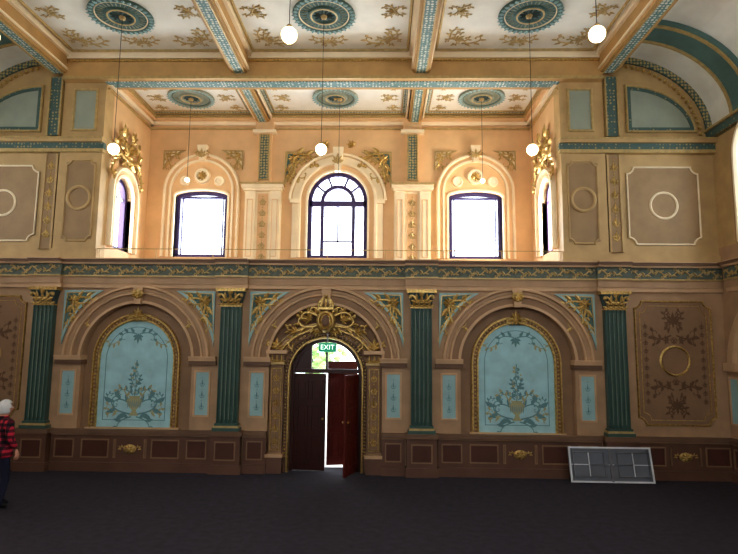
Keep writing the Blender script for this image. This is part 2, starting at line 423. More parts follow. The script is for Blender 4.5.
# niches
def niche(cx):
    e = grp('arched_niche', (cx, -.0, 0)); M = MB(); G = MB()
    F = Fr((0,.149,0),(1,0,0),(0,0,1),(0,-1,0))
    P = [(-.73,.78)]+arc(0, ZS, .73, .76)+[(.73,.78)]
    M.prism(F, P, 0, .02, BLUE)
    pa = archpath(0, ZS, .73, .78, .76)
    M.ribbon(F, pa, mould(0, .05, 0, .06), GOLD); M.ribbon(F, pa, rect(.05, .1, 0, .035), WALLD)
    M.ribbon(F, pa, mould(.1, .15, 0, .07), GOLD)
    M.fbox(F, -.92, .92, .75, .80, 0, .1, TRIM)
    beads(G, F, archpath(0, ZS, .805, .85, .835), .022, GOLD, .045, .075)
    pi_ = [(-.62,.93)]+arc(0, ZS, .62, .64)+[(.62,.93)]
    M.ribbon(F, pi_, rect(-.012, 0, .02, .024), MURAL, True)
    f2 = Fr((0,.15-.021,0),(1,0,0),(0,0,1),(0,-.2,0))
    urn = [(-.1,1.02),(.1,1.02),(.05,1.08),(.04,1.13),(.13,1.22),(.15,1.32),(.1,1.36),(.12,1.4),(-.12,1.4),(-.1,1.36),(-.15,1.32),(-.13,1.22),(-.04,1.13),(-.05,1.08)]
    M.prism(F, urn, .015, .026, MURALG)
    for k in range(7): G.leaf(f2, -.12+.04*k, 1.15, pi/2, .18, .02, MURAL, .035, .01)
    for sg in (-1, 1):
        a0 = 0 if sg > 0 else pi
        spiral(G, f2, sg*.08, 1.05, a0+sg*.2, .75, sg*5.0, .014, MURAL)
        spiral(G, f2, sg*.08, 1.25, a0+sg*.5, .55, -sg*5.2, .012, MURAL)
        spiral(G, f2, sg*.14, 1.34, pi/2-sg*.3, .42, -sg*4.5, .012, MURALG)
        spiral(G, f2, sg*.05, 1.0, a0-sg*.3, .55, -sg*4.4, .011, MURAL)
        spiral(G, f2, sg*.3, 1.1, a0-sg*.1, .4, sg*4.4, .010, MURALG)
        spiral(G, f2, sg*.03, 1.42, pi/2-sg*.9, .4, -sg*3.4, .010, MURAL)
        spiral(G, f2, sg*.02, 1.6, pi/2-sg*.6, .3, sg*3.4, .010, MURAL)
        spiral(G, f2, sg*.03, 2.62, a0+sg*.2, .45, -sg*3.6, .010, MURAL)
        spiral(G, f2, sg*.35, 2.5, a0-sg*.7, .35, sg*3.6, .010, MURALG)
        spiral(G, f2, sg*.52, .98, pi/2+sg*.2, .3, sg*4, .010, MURALG)
        spiral(G, f2, sg*.56, 1.3, pi/2+sg*.1, .25, sg*4, .008, MURAL)
    palm(G, f2, 0, 2.6, -pi/2, .18, MURAL)
    for k in range(34):
        t = k/34; a = random.uniform(0, 2*pi); rr = random.uniform(0, .17)*(1-t*.6)
        M2 = (MURAL, MURALG, TEALL, MURAL)[k % 4]
        rosette(G, f2, rr*cos(a), 1.45+t*.6, .025+.025*random.random(), M2, n=5)
    M.tube(f2, [(0,1.4),(.02,1.65),(-.02,1.85),(.01,2.1)], [.01]*4, MURAL)
    palm(G, F, 0, 2.98, pi/2, .18, GOLD, .1); rosette(G, F, 0, 2.95, .1, GOLD, .12)
    for sg in (-1, 1):
        a0 = 0 if sg > 0 else pi
        spiral(G, F, 0, 2.95, a0+sg*.5, .22, -sg*4.2, .022, GOLD, .1); spiral(G, F, sg*.03, 2.92, a0-sg*.4, .22, sg*4.2, .02, GOLD, .1)
    M.obj('painted_panel', e); G.obj('ornament', e)
niche(-BAY-.05); niche(BAY)

# outer panels
def wallpanel(fr, x0, x1, z0, z1, c, d, base, cr, rr, frame=GOLDP, scroll=True, name=None):
    M = MB(); G = MB()
    M.prism(fr, notch(x0, x1, z0, z1, c), d+.001, d+.015, base)
    M.ribbon(fr, notch(x0, x1, z0, z1, c), mould(-.035, 0, d+.001, d+.035), frame, True)
    if scroll: M.ribbon(fr, notch(x0+.1, x1-.1, z0+.1, z1-.1, c), rect(-.012, 0, d+.001, d+.022), frame, True)
    cx = (x0+x1)/2
    if rr:
        M.lathe(fr, cx, cr, [(rr-.02,d+.001),(rr-.02,d+.03),(rr,d+.045),(rr+.025,d+.03),(rr+.025,d+.001)], frame)
    if scroll:
        f = Fr(fr.o+fr.n*(d+.017), fr.u, fr.v, fr.n*.3)
        for sg, v in ((1, z1-.42), (-1, z0+.42)):
            flour(G, f, cx, v, sg*pi/2, .38, SCRB, 0, .015)
            flour(G, f, cx, v+sg*.05, -sg*pi/2, .3, SCRB, 0, .014)
            for s2 in (1,-1):
                spiral(G, f, cx+s2*.05, v-sg*.25, (0 if s2 > 0 else pi)-s2*sg*.4, .55, s2*sg*4.5, .014, SCRB, 0)
                spiral(G, f, cx+s2*.1, v-sg*.4, (0 if s2 > 0 else pi)+s2*sg*.6, .42, -s2*sg*4.5, .012, SCRB, 0)
        candel(G, f, cx, z0+.75, cr-rr-.05, .15, SCRB, 0); candel(G, f, cx, cr+rr+.05, z1-.7, .15, SCRB, 0)
        for sx in (x0+.2, x1-.2):
            candel(G, f, sx, z0+.4, z1-.4, .1, SCRB, 0)
    p = grp(name or 'wall_panel'); M.obj('panel', p)
    if G.v: G.obj('scrolls', p)
for sg in (-1, 1):
    a, b = sorted((sg*5.98, sg*7.46)); wallpanel(NW, a, b, .98, 3.36, .14, 0, WALLD, 2.2, .27, GOLD)
    a, b = sorted((sg*5.95, sg*7.38)); wallpanel(NW, a, b, 4.45, 6.05, .14, .0, OCHD, 5.25, .26, CREAM, False)

# ------------------------------------------------------------------ upper outer bays + piers
COVE = [(5.75+1.95*sin(pi/2*i/14), 6.75+1.62*cos(pi/2*i/14)) for i in range(15)]
M = MB()
for sg in (-1, 1):
    M.prism(NW, [(sg*x, z) for x, z in [(5.4,4.0),(8.0,4.0),(8.0,6.7)]+[(x+.02,z+.02) for x,z in COVE[::-1]]+[(5.4,8.39)]], -.3, 0, OCHRE)
    a, b = sorted((sg*OW, sg*5.54)); M.box(a, b, -.06, .3, 4.0, 8.5, OCHRE)
    fr = GE if sg > 0 else GWW
    s2 = -1 if sg > 0 else 1
    a, b = sorted((s2*.3, s2*2.5))
    M.fbox(fr, a, b, 3.5, 4.45, -.25, 0, PEACH)
    archwall(M, fr, a, b, 4.45, 8.4, s2*.95, 5.65, .42, .42, -.25, 0, PEACH)
M.obj('wall_upper')

M = MB(); G = MB()
for sg in (-1, 1):
    def bx(a, b, y0, y1, z0, z1, m): M.box(min(sg*a,sg*b), max(sg*a,sg*b), y0, y1, z0, z1, m)
    bx(OW-.04, 7.7, -.12, 0, 6.3, 6.37, GOLDP); bx(OW-.04, 7.7, -.10, 0, 6.37, 6.5, FRETD); bx(OW-.04, 7.7, -.17, 0, 6.5, 6.57, OCHRE); bx(OW-.04,7.7,-.19,0,6.57,6.6,GOLDP)
    bx(OW-.04, 5.57, -.1, 0, 4.1, 4.3, OCHRE); bx(5.5, 7.7, -.04, 0, 4.1, 4.25, OCHRE)
    a, b = sorted((sg*4.76, sg*5.38))
    M.fbox(NW, a, b, 4.5, 6.1, .06, .063, OCHD)
    M.ribbon(NW, notch(a, b, 4.45, 6.15, .1), mould(-.035, 0, .06, .09), OCHRE, True)
    M.lathe(NW, (a+b)/2, 5.35, [(.2,.06),(.2,.09),(.23,.1),(.26,.09),(.26,.06)], OCHRE)
    M.fbox(NW, a+.1, b-.1, 6.8, 7.62, .06, .07, TEALG)
    M.ribbon(NW, rectpath(a+.1, b-.1, 6.8, 7.62), mould(-.0, .05, .06, .1), GOLDP, True)
    bx(5.56, 5.84, -.05, 0, 4.3, 6.28, OCHD)
    c = sg*5.7
    candel(G, NW, c, 4.5, 6.2, .17, GOLD, .055)
    bx(5.56, 5.6, -.07, 0, 4.3, 6.28, OCHRE); bx(5.8, 5.84, -.07, 0, 4.3, 6.28, OCHRE)
    bx(5.58, 5.80, -.1, 0, 6.65, 7.9, FRETD); bx(5.56, 5.59, -.12, 0, 6.65, 7.9, GOLDP); bx(5.80, 5.83, -.12, 0, 6.65, 7.9, GOLDP)
    lun = [(6.0,6.75)]+[(6.0+1.4*sin(pi/2*i/14), 6.75+1.02*cos(pi/2*i/14)) for i in range(15)]
    L = [(sg*x, z) for x, z in lun]
    if sg < 0: L = L[::-1]
    M.prism(NW, L, 0, .012, TEALG)
    M.ribbon(NW, L, mould(-.05, 0, 0, .05), GOLDP, True)
    M.ribbon(NW, L, rect(-.11, -.05, 0, .03), FRETD, True)
    cv = [(sg*x, z) for x, z in COVE]
    M.ribbon(NW, cv, rect(0, -.12, 0, .06) if sg > 0 else rect(0, .12, 0, .06), FRETD)
    beads(G, NW, [(sg*(x-.2*(x-5.4)/2.3-.02), z-.18) for x, z in COVE], .045, GOLD, .04, .12)
M.obj('trim_9'); G.obj('trim_10')

# ------------------------------------------------------------------ gallery
M = MB()
M.box(-4.9, 4.9, .46, 2.5, 3.45, 3.62, LEDGE); M.obj('gallery_floor')
M = MB()
M.fbox(GW, -4.7, 4.7, 3.6, 4.5, -.3, 0, PEACH)
archwall(M, GW, -1.8, 1.8, 4.5, 8.4, 0, 5.9, .72, .72, -.3, 0, PEACH)
for cx in (-3.32, 3.32):
    a, b = (1.8, 4.7) if cx > 0 else (-4.7, -1.8)
    archwall(M, GW, a, b, 4.5, 8.4, cx, 6.0, .64, .14, -.3, 0, PEACH)
M.obj('wall_gallery')
M = MB(); G = MB()
for px in (-1.8, 1.8):
    M.fbox(GW, px-.44, px+.44, 4.1, 6.2, 0, .07, CREAM)
    for s2 in (-1, 1): M.fbox(GW, px+s2*.3-.12, px+s2*.3+.12, 4.3, 6.1, .07, .14, CREAM); 
    for s2 in (-1, 1): M.ribbon(GW, rectpath(px+s2*.3-.07, px+s2*.3+.07, 4.5, 5.9), rect(-.015,0,.14,.155), PEACH, True)
    M.fbox(GW, px-.12, px+.12, 4.3, 6.05, .07, .09, PEACH); candel(G, GW, px, 4.4, 6.0, .18, GOLDP, .1)
    M.fbox(GW, px-.46, px+.46, 6.1, 6.16, 0, .2, CREAM); M.fbox(GW, px-.5, px+.5, 6.16, 6.24, 0, .24, CREAM); M.fbox(GW, px-.53, px+.53, 6.24, 6.28, 0, .28, GOLDP)
    M.fbox(GW, px-.17, px+.17, 6.28, 7.6, 0, .1, PEACH); M.fbox(GW, px-.1, px+.1, 6.4, 7.5, .1, .12, FRETD)
    M.ribbon(GW, rectpath(px-.1, px+.1, 6.4, 7.5), mould(0, .03, .1, .14), GOLDP, True)
    M.fbox(GW, px-.28, px+.28, 7.55, 7.62, 0, .2, CREAM); M.fbox(GW, px-.22, px+.22, 7.62, 7.95, 0, .14, PEACH)
for z0, z1, d, m in ((7.68,7.72,.05,GOLDP),(7.78,7.86,.09,CREAM),(7.86,7.93,.16,PEACH),(7.93,7.99,.2,GOLDP)):
    M.fbox(GW, -OW, OW, z0, z1, 0, d, m)
pa = archpath(0, 5.9, .72, 4.5)
M.ribbon(GW, pa, rect(0, .05, -.1, .05), CREAM); M.ribbon(GW, pa, rect(.05, .16, 0, .03), PEACH); M.ribbon(GW, pa, mould(.16, .24, 0, .09), CREAM)
M.ribbon(GW, pa, rect(.24, .38, 0, .03), CREAM); M.ribbon(GW, arc(0,5.9,1.12,1.12), mould(0, .07, 0, .1), CREAM)
for s2 in (-1, 1): M.fbox(GW, s2*1.03-.11, s2*1.03+.11, 5.82, 5.92, 0, .12, CREAM)
M.prism(GW, [(-.07,6.6),(.07,6.6),(.13,7.2),(-.13,7.2)], 0, .16, CREAM); palm(G, GW, 0, 6.8, pi/2, .25, GOLDP, .17)
for sg in (-1, 1):
    spandrel(M, G, GW, 0, 5.9, 1.34, 1.30, 7.12, sg, .0, TEAL, GOLDP, 1.0)
    spiral(G, GW, sg*1.1, 7.05, (pi if sg > 0 else 0), .8, sg*3.0, .03, GOLD, .05)
    spiral(G, GW, sg*1.2, 6.75, -pi/2, .45, -sg*3.0, .025, GOLD, .05)
    palm(G, GW, sg*.35, 7.25, pi/2+sg*.6, .2, GOLD, .05)
for cx in (-3.32, 3.32):
    pw = archpath(cx, 6.0, .64, 4.5, .14)
    M.ribbon(GW, pw, rect(0, .05, -.1, .04), CREAM)
    pa = archpath(cx, 6.12, .74, 4.5)
    M.ribbon(GW, pa, rect(0, .05, 0, .06), CREAM); M.ribbon(GW, pa, rect(.05, .13, 0, .03), PEACH); M.ribbon(GW, pa, mould(.13, .2, 0, .09), CREAM)
    M.lathe(GW, cx, 6.5, [(.0,.03),(.12,.03),(.14,.07),(.18,.07),(.2,.0)], CREAM); rosette(G, GW, cx, 6.5, .12, GOLD, .04)
    for s2 in (-1, 1):
        M.lathe(GW, cx+s2*.42, 6.38, [(.0,.02),(.07,.02),(.09,.04),(.12,.04),(.13,0)], CREAM)
        spandrel(M, G, GW, cx, 6.12, 1.12, .98, 7.15, s2, .0, CREAM, GOLDP, .6)
    M.prism(GW, [(cx-.06,6.85),(cx+.06,6.85),(cx+.12,7.25),(cx-.12,7.25)], 0, .15, CREAM); palm(G, GW, cx, 6.95, pi/2, .22, GOLDP, .16)
    for s2 in (-1, 1): spiral(G, GW, cx, 7.12, (0 if s2 > 0 else pi), .25, -s2*4, .02, GOLDP, .1)
for fr, s2 in ((GE, -1), (GWW, 1)):
    c = s2*.95
    pa = archpath(c, 5.65, .42, 4.45)
    M.ribbon(fr, pa, rect(0, .05, -.1, .06), CREAM); M.ribbon(fr, pa, mould(.14, .22, 0, .1), CREAM); M.ribbon(fr, pa, rect(.05,.14,0,.03), PEACH)
    for z0, z1, d, m in ((7.68,7.72,.05,GOLDP),(7.78,7.86,.09,CREAM),(7.86,7.93,.16,PEACH),(7.93,7.99,.2,GOLDP)):
        M.fbox(fr, min(0,s2*2.2), max(0,s2*2.2), z0, z1, 0, d, m)
    flour(G, fr, c, 6.55, pi/2, .6, GOLD, .06, .045); flour(G, fr, c, 6.5, -pi/2, .35, GOLD, .06)
    for k in (-1, 1):
        spiral(G, fr, c, 6.45, (0 if k > 0 else pi)+k*.1, .95, k*4.4, .05, GOLD, .08)
        spiral(G, fr, c+k*.5, 6.35, -pi/2+k*.9, .6, -k*4.0, .04, GOLD, .08)
        palm(G, fr, c+k*.45, 6.4, pi/2-k*.8, .3, GOLD, .08); palm(G, fr, c+k*.2, 6.95, pi/2-k*.3, .3, GOLD, .08)
M.obj('trim_11'); G.obj('trim_12')

M = MB()
M.box(-OW, OW, -.008, .008, 4.31, 4.326, GOLDP)
for k in range(9):
    x = -4.6+9.2*k/8; M.box(x-.006, x+.006, -.006, .006, 4.0, 4.32, GOLDP)
M.obj('gallery_handrail')

# ------------------------------------------------------------------ windows
def win(n, fr, cx, zs, r, rz, zb, kind):
    e = grp('window_%d' % n); M = MB()
    pa = archpath(cx, zs, r-.002, zb+.06, rz)
    M.ribbon(fr, pa, rect(-.09, 0, -.22, -.10), PURPLE); M.fbox(fr, cx-r+.002, cx+r-.002, zb, zb+.08, -.24, -.1, PURPLE)
    w = .026
    if kind == 'c':
        for s in (-1, 1): M.fbox(fr, cx+s*.38-w*1.6, cx+s*.38+w*1.6, zb, zs, -.2, -.12, PURPLE)
        M.fbox(fr, cx-r+.03, cx+r-.03, zs-.12, zs+.02, -.22, -.10, PURPLE)
        M.ribbon(fr, arc(cx, zs, .38, .38), rect(-.045, .045, -.2, -.12), PURPLE)
        for a in (38, 68, 112, 142):
            q = radians(a); M.ribbon(fr, [(cx+.4*cos(q), zs+.4*sin(q)), (cx+.66*cos(q), zs+.66*sin(q))], rect(-.024,.024,-.2,-.13), PURPLE)
        M.fbox(fr, cx-.38, cx+.38, (zb+zs)/2-.3, (zb+zs)/2-.26, -.2, -.14, PURPLE)
        M.fbox(fr, cx-w*.6, cx+w*.6, (zb+zs)/2-.3, zs, -.2, -.14, PURPLE)
    elif kind == 's':
        M.fbox(fr, cx-r+.03, cx+r-.03, zs-.03, zs+.02, -.2, -.14, PURPLE)
        for s in (-1, 1): M.fbox(fr, cx+s*.5-w*.6, cx+s*.5+w*.6, zb, zs, -.2, -.14, PURPLE)
    else:
        M.fbox(fr, cx-w, cx+w, zb, zs+rz-.02, -.2, -.14, WHITE); M.fbox(fr, cx-r+.03, cx+r-.03, zs-.03, zs+.02, -.2, -.14, WHITE)
    M.obj('frame', e)
win(1, GW, -3.32, 6.0, .64, .14, 4.5, 's'); win(2, GW, 0, 5.9, .72, .72, 4.5, 'c'); win(3, GW, 3.32, 6.0, .64, .14, 4.5, 's')
win(4, GWW, .95, 5.65, .42, .42, 4.45, 'x'); win(5, GE, -.95, 5.65, .42, .42, 4.45, 'x')

# ------------------------------------------------------------------ side and south walls
for nm, fr, s in (('wall_east', EW, 1), ('wall_west', WW, -1)):
    M = MB()
    a, b = sorted((0, s*14)); M.fbox(fr, a, b, 0, 4.4, -.3, 0, WALL)
    edges = [0, 3, 6, 9, 14]
    for k in range(4):
        a, b = sorted((s*edges[k], s*edges[k+1])); c = s*(edges[k]+1.5)
        archwall(M, fr, a, b, 4.4, 6.9, c, 6.0, .72, .72, -.3, 0, OCHRE)
    M.obj(nm)
    M = MB(); G = MB()
    dado(fr, min(s*.1,s*14), max(s*.1,s*14), 12, ros=False)
    M.obj('baseboard_'+nm[5:])
    T = MB()
    for k in range(4):
        c = s*(edges[k]+1.5)
        pa = archpath(c, 6.0, .72, 4.4); T.ribbon(fr, pa, mould(0, .1, 0, .09), CREAM); T.ribbon(fr, pa, rect(.1, .2, 0, .03), OCHD)
        T.ribbon(fr, arc(c, ZS, 1.1, 1.1), mould(0, .3, 0, .09), TRIM)
        for q in (-1, 1):
            x = c+q*1.28
            T.fbox(fr, x-.17, x+.17, 2.02, 2.18, 0, .1, TRIM)
            T.fbox(fr, x-.12, x+.12, 1.06, 1.88, 0, .01, TEALL); T.ribbon(fr, rectpath(x-.12,x+.12,1.06,1.88), rect(0,.03,0,.03), TRIM, True)
    T.fbox(fr, min(0,s*14), max(0,s*14), 6.6, 6.75, 0, .12, FRETD); T.fbox(fr, min(0,s*14), max(0,s*14), 6.75, 6.79, 0, .17, GOLDP)
    T.obj('trim_13' if s > 0 else 'trim_14')
for k in range(2):
    c = 1.5+3*k
    win(6+k, EW, c, 6.0, .72, .72, 4.4, 'x'); win(8+k, WW, -c, 6.0, .72, .72, 4.4, 'x')
M = MB()
M.fbox(SW, -8, 8, 0, 4.0, -.3, 0, WALL)
for i, c in enumerate((-5.6, -1.87, 1.87, 5.6)):
    archwall(M, SW, c-(2.4 if i == 0 else 1.87), c+(2.4 if i == 3 else 1.87), 4.0, 8.5, c, 6.0, 1.1, 1.1, -.3, 0, OCHRE)
M.obj('wall_south')

# ------------------------------------------------------------------ ceiling
M = MB()
M.box(-5.8, 5.8, -14.2, 0, 8.4, 8.55, CEIL)
M.box(-4.7, 4.7, 0, 2.5, 8.02, 8.2, CEIL); M.box(-5.8, 5.8, 0, 2.5, 8.4, 8.55, CEIL)
for sg in (-1, 1):
    vs = []
    C = COVE
    for y in (-14.2, .02):
        vs += [(sg*x, y, z) for x, z in C]+[(sg*(x+.1), y, z+.12) for x, z in C]
    n = len(C); fs = []
    for i in range(n-1):
        fs += [(i, i+1, 2*n+i+1, 2*n+i), (n+i, n+i+1, 3*n+i+1, 3*n+i)]
    M.add(vs, fs, CEIL)
M.obj('ceiling')
M = MB(); G = MB()
def beam_y(x, y0, y1, zb, zt, w):
    M.box(x-w, x+w, y0, y1, zb, zt, GBEAM)
    M.box(x-w*.55, x+w*.55, y0, y1, zb-.015, zb, FRET)
    M.box(x-w*.68, x-w*.55, y0, y1, zb-.03, zb, GOLDP); M.box(x+w*.55, x+w*.68, y0, y1, zb-.03, zb, GOLDP)
    for s in (-1, 1):
        a, b = sorted((x+s*w, x+s*(w+.07))); M.box(a, b, y0, y1, zt-.12, zt, CREAM)
        a, b = sorted((x+s*w, x+s*(w+.03))); M.box(a, b, y0, y1, zb+.06, zb+.1, CREAM)
for x in (-5.6, -1.85, 1.85, 5.6): beam_y(x, -14, -.22, 7.94, 8.4, .17)
for y in (-3.1, -6.1, -9.1, -12.1):
    M.box(-5.6, 5.6, y-.16, y+.16, 7.96, 8.4, GBEAM); M.box(-5.6, 5.6, y-.09, y+.09, 7.945, 7.96, FRET)
M.box(-5.5, 5.5, -.22, .25, 7.8, 8.4, GBEAM)
M.box(-5.5, 5.5, -.26, -.22, 8.24, 8.4, CREAM); M.box(-5.5, 5.5, -.25, -.22, 8.18, 8.22, GOLD); M.box(-5.5, 5.5, -.25, -.22, 7.8, 7.86, GOLDP)
M.box(-OW, OW, -.12, .13, 7.785, 7.8, FRET)
for x in (-1.85, 1.85): beam_y(x, .25, 2.2, 7.84, 8.02, .15)
for sg in (-1, 1):
    for yc in (-1.1, -3.1, -6.1, -9.1, -12.1):
        w = .3 if yc > -2 else .2
        fr = Fr((0, yc, 0), (sg,0,0), (0,0,1), (0,1,0))
        M.ribbon(fr, COVE, rect(0, -.1, -w, w), TEAL)
        for q in (-1, 1): M.ribbon(fr, COVE, rect(-.1, -.13, min(q*w*.95,q*w*.75), max(q*w*.95,q*w*.75)), GOLDP)
def cpanel(z, x0, x1, y0, y1, inner=.12):
    fr = CL(z); p = rectpath(x0, x1, -y1, -y0)
    M.ribbon(fr, p, rect(-.05, 0, 0, .03), GOLDP, True); M.ribbon(fr, p, rect(-.05-inner, -.05, 0, .012), FRET, True)
    M.ribbon(fr, p, rect(-.07-inner, -.05-inner, 0, .025), GOLDP, True)
for c in (-3.725, 0, 3.725):
    for y1, y0 in ((-.26, -2.94), (-3.26, -5.94)):
        M.ribbon(CL(8.4), rectpath(c-1.6, c+1.6, -y1, -y0), mould(-.05, 0, 0, .04), GOLDP, True)
cpanel(8.02, -1.68, 1.68, .27, 1.98, .09)
for s in (-1, 1): cpanel(8.02, *sorted((s*2.02, s*4.6)), .27, 1.98, .09)
for c in (-3.725, 0, 3.725):
    fr = CL(8.4)
    for yc in (1.6, 4.6):
        for sx in (-1, 1):
            flour(G, fr, c+sx*1.3, yc, pi if sx > 0 else 0, .36, CGOLD, .005, .02)
            for sy in (-1, 1):
                a = atan2(-sy, -sx)
                flour(G, fr, c+sx*1.22, yc+sy*.95, a, .38, CGOLD, .005, .02)
                spiral(G, fr, c+sx*1.1, yc+sy*1.08, pi if sx > 0 else 0, .6, (sx*sy)*4.2, .02, CGOLD, .005)
                spiral(G, fr, c+sx*1.35, yc+sy*.85, -sy*pi/2, .45, -(sx*sy)*4.2, .02, CGOLD, .005)
        for sy in (-1, 1):
            flour(G, fr, c, yc+sy*1.04, -sy*pi/2, .3, CGOLD, .005, .018)
            for s2 in (-1, 1): spiral(G, fr, c, yc+sy*1.04, 0 if s2 > 0 else pi, .5, -sy*s2*4.2, .016, CGOLD, .005)
for c in (-3.3, 0, 3.3):
    fr = CL(8.02); hw = 1.26 if c else 1.68
    for sx in (-1, 1):
        flour(G, fr, c+sx*(hw-.42), -1.12, pi if sx > 0 else 0, .32, CGOLD, .005, .016)
        for sy in (-1, 1): flour(G, fr, c+sx*(hw-.34), -1.12+sy*.55, atan2(-sy, -sx), .24, CGOLD, .005, .014)
M.obj('trim_15'); G.obj('trim_16')
def medallion(x, y, z, r, c1=TEAL, c2=CREAM):
    e = grp('ceiling_medallion', (x, y, z)); M = MB(); G = MB(); fr = CL(0)
    M.lathe(fr, 0, 0, [(0,.02),(r*.35,.02),(r*.4,.05),(r*.5,.05),(r*.52,.02),(r*.85,.02),(r*.88,.05),(r,.05),(r*1.03,0)], c1, 40)
    M.lathe(fr, 0, 0, [(r*.40,.05),(r*.41,.062),(r*.45,.062),(r*.46,.05)], CGOLD, 40)
    M.lathe(fr, 0, 0, [(r*.80,.02),(r*.81,.04),(r*.83,.04),(r*.84,.02)], c2, 40)
    for k in range(32):
        a = 2*pi*k/32
        G.leaf(fr, r*.54*cos(a), r*.54*sin(a), a, r*.26, r*.04, TEALG, .02, .02)
        G.leaf(fr, r*.86*cos(a+.1), r*.86*sin(a+.1), a+.1, r*.22, r*.13, TEALL, .05, .02)
    for k in range(12):
        a = 2*pi*k/12; G.leaf(fr, .02*cos(a), .02*sin(a), a, r*.34, r*.12, DTEAL, .02, .03)
    G.bead(fr, 0, 0, .03, r*.08, GOLD)
    M.obj('rose', e); G.obj('petals', e)
for x in (-3.725, 0, 3.725):
    medallion(x, -1.5, 8.4, .55); medallion(x, -4.5, 8.4, .55)
for x in (-3.3, 0, 3.3): medallion(x, 1.1, 8.02, .5, TEALG, TEAL)

# ------------------------------------------------------------------ lamps
def pendant(x, y, zt, z, r, power):
    e = grp('pendant_lamp', (x, y, 0)); M = MB(); fr = Fr((0,0,0),(1,0,0),(0,0,1),(0,-1,0)); fz = Fr((0,0,0),(1,0,0),(0,1,0),(0,0,1))
    c = .004
    M.box(-c, c, -c, c, z+r, zt-.03, BLACK)
    M.lathe(fz, 0, 0, [(0,z+r*1.35),(r*.3,z+r*1.3),(r*.45,z+r*1.0),(r*.5,z+r*.8)], GOLDP, 16)
    M.lathe(fz, 0, 0, [(0,zt-.05),(.05,zt-.04),(.06,zt-.0)], GOLDP, 16)
    M.obj('cord_and_gallery', e, True)
    S = MB(); S.bead(fr, 0, z, 0, r, GLOBE, seg=24, rings=16); g = S.obj('globe', e, True)
    l = bpy.data.lights.new('bulb', 'POINT'); l.energy = power; l.color = (1, .88, .7); l.shadow_soft_size = .03
    lo = bpy.data.objects.new('bulb', l); bpy.context.scene.collection.objects.link(lo); lo.parent = e; lo.location = (0, 0, z-r-.05)
for x in (-3.7, 0, 3.7):
    pendant(x, -1.5, 8.36, 5.86, .1, 6); pendant(x-(.08 if x == 0 else 0)-(.14 if x < 0 else 0), -4.5, 8.36, 6.25, .1, 6)
for x in (-3.3, 0.1, 3.3): pendant(x, 1.1, 7.98, 6.08, .05, 7)

# ------------------------------------------------------------------ door
e = grp('door_1'); M = MB()
F = Fr((0,.3,0),(1,0,0),(0,0,1),(0,-1,0))
pa = archpath(0, 1.86, .695, .0)
M.ribbon(F, pa, rect(-.06, 0, -.08, .06), WOOD)
M.fbox(F, -.64, .64, 1.88, 1.96, -.06, .05, WOOD)
M.obj('frame', e)
def leafdoor(name, w, h, parent, loc, rot, m, arched=False):
    M = MB(); f = Fr((0,0,0),(1,0,0),(0,0,1),(0,-1,0))
    M.fbox(f, 0, w, .01, h, -.022, .022, m)
    for s in (-1, 1):
        for z0, z1 in ((.15,.65),(.75,1.25),(1.35,h-.12)):
            for x0, x1 in ((.07, w/2-.03), (w/2+.03, w-.07)):
                p = rectpath(x0, x1, z0, z1)
                M.ribbon(f, p, rect(-.025, 0, s*.02, s*.035), m, True)
                M.fbox(f, x0+.06, x1-.06, z0+.06, z1-.06, min(0,s*.03), max(0,s*.03), m)
    M.bead(f, w-.05, 1.0, .05, .025, GOLD); M.bead(f, w-.05, 1.0, -.05, .025, GOLD)
    o = M.obj(name, parent); o.location = loc; o.rotation_euler = (0, 0, rot); return o
leafdoor('leaf_left', .64, 1.87, e, (-.64, .3, 0), radians(-6), WOOD)
leafdoor('leaf_right', .64, 1.87, e, (.63, .27, 0), radians(180+70), WOODR)
e2 = grp('door_2')
leafdoor('leaf', .62, 2.1, e2, (-.02, .75, -.0), radians(14), WOODR)
M = MB()
M.prism(F, [(-.64,1.96),(-.3,1.96),(-.3,2.44)]+arc(0,1.86,.64,.64,radians(118),radians(172),8), -.02, .02, WOOD)
M.fbox(F, -.02, .02, 1.96, 2.5, -.02, .02, WOOD)
M.obj('fanlight_panel', e)
e = grp('gilded_door_surround'); M = MB(); G = MB()
D = Fr((0,.149,0),(1,0,0),(0,0,1),(0,-1,0))
M.ribbon(D, archpath(0, 1.86, .70, 0), mould(0, .05, 0, .07), GOLD)
M.ribbon(D, archpath(0, 1.86, .70, 0), rect(.05, .1, 0, .03), DADO)
beads(G, D, archpath(0, 1.86, .775, .3), .022, GOLD, .04, .065)
for s in (-1, 1):
    x = s*.95
    M.fbox(D, x-.15, x+.15, 0, .3, 0, .2, DADO); M.fbox(D, x-.13, x+.13, .3, 2.05, 0, .12, WALLD)
    M.fbox(D, x-.17, x+.17, .3, .36, 0, .22, TRIM)
    M.ribbon(D, rectpath(x-.1, x+.1, .42, 1.98), mould(-.02, 0, .12, .15), GOLD, True)
    candel(G, D, x, .5, 1.95, .15, GOLD, .13)
    M.fbox(D, x-.16, x+.16, 2.05, 2.1, 0, .18, GOLDP); M.fbox(D, x-.2, x+.2, 2.26, 2.33, 0, .24, TRIM); M.fbox(D, x-.14, x+.14, 2.1, 2.26, 0, .14, WALLD)
    for k in range(3): palm(G, D, x-.09+.09*k, 2.1, pi/2, .15, GOLD, .17, 3)
    spiral(G, D, x, 2.4, (0 if s > 0 else pi)+s*.8, .3, -s*4.4, .026, GOLD, .2)
    palm(G, D, x, 2.36, pi/2, .22, GOLD, .2)
q = arc(0, 1.95, .95, .78, radians(156), radians(24), 24)
M.ribbon(D, q, mould(0, .05, 0, .2), GOLD); M.ribbon(D, q, rect(-.1, 0, 0, .1), WALLD); M.ribbon(D, q, rect(.05, .11, 0, .14), TRIM); M.ribbon(D, q, mould(.11,.15,0,.18), GOLDP)
beads(G, D, arc(0, 1.95, .9, .73, radians(156), radians(24), 24), .028, GOLD, .11, .09)
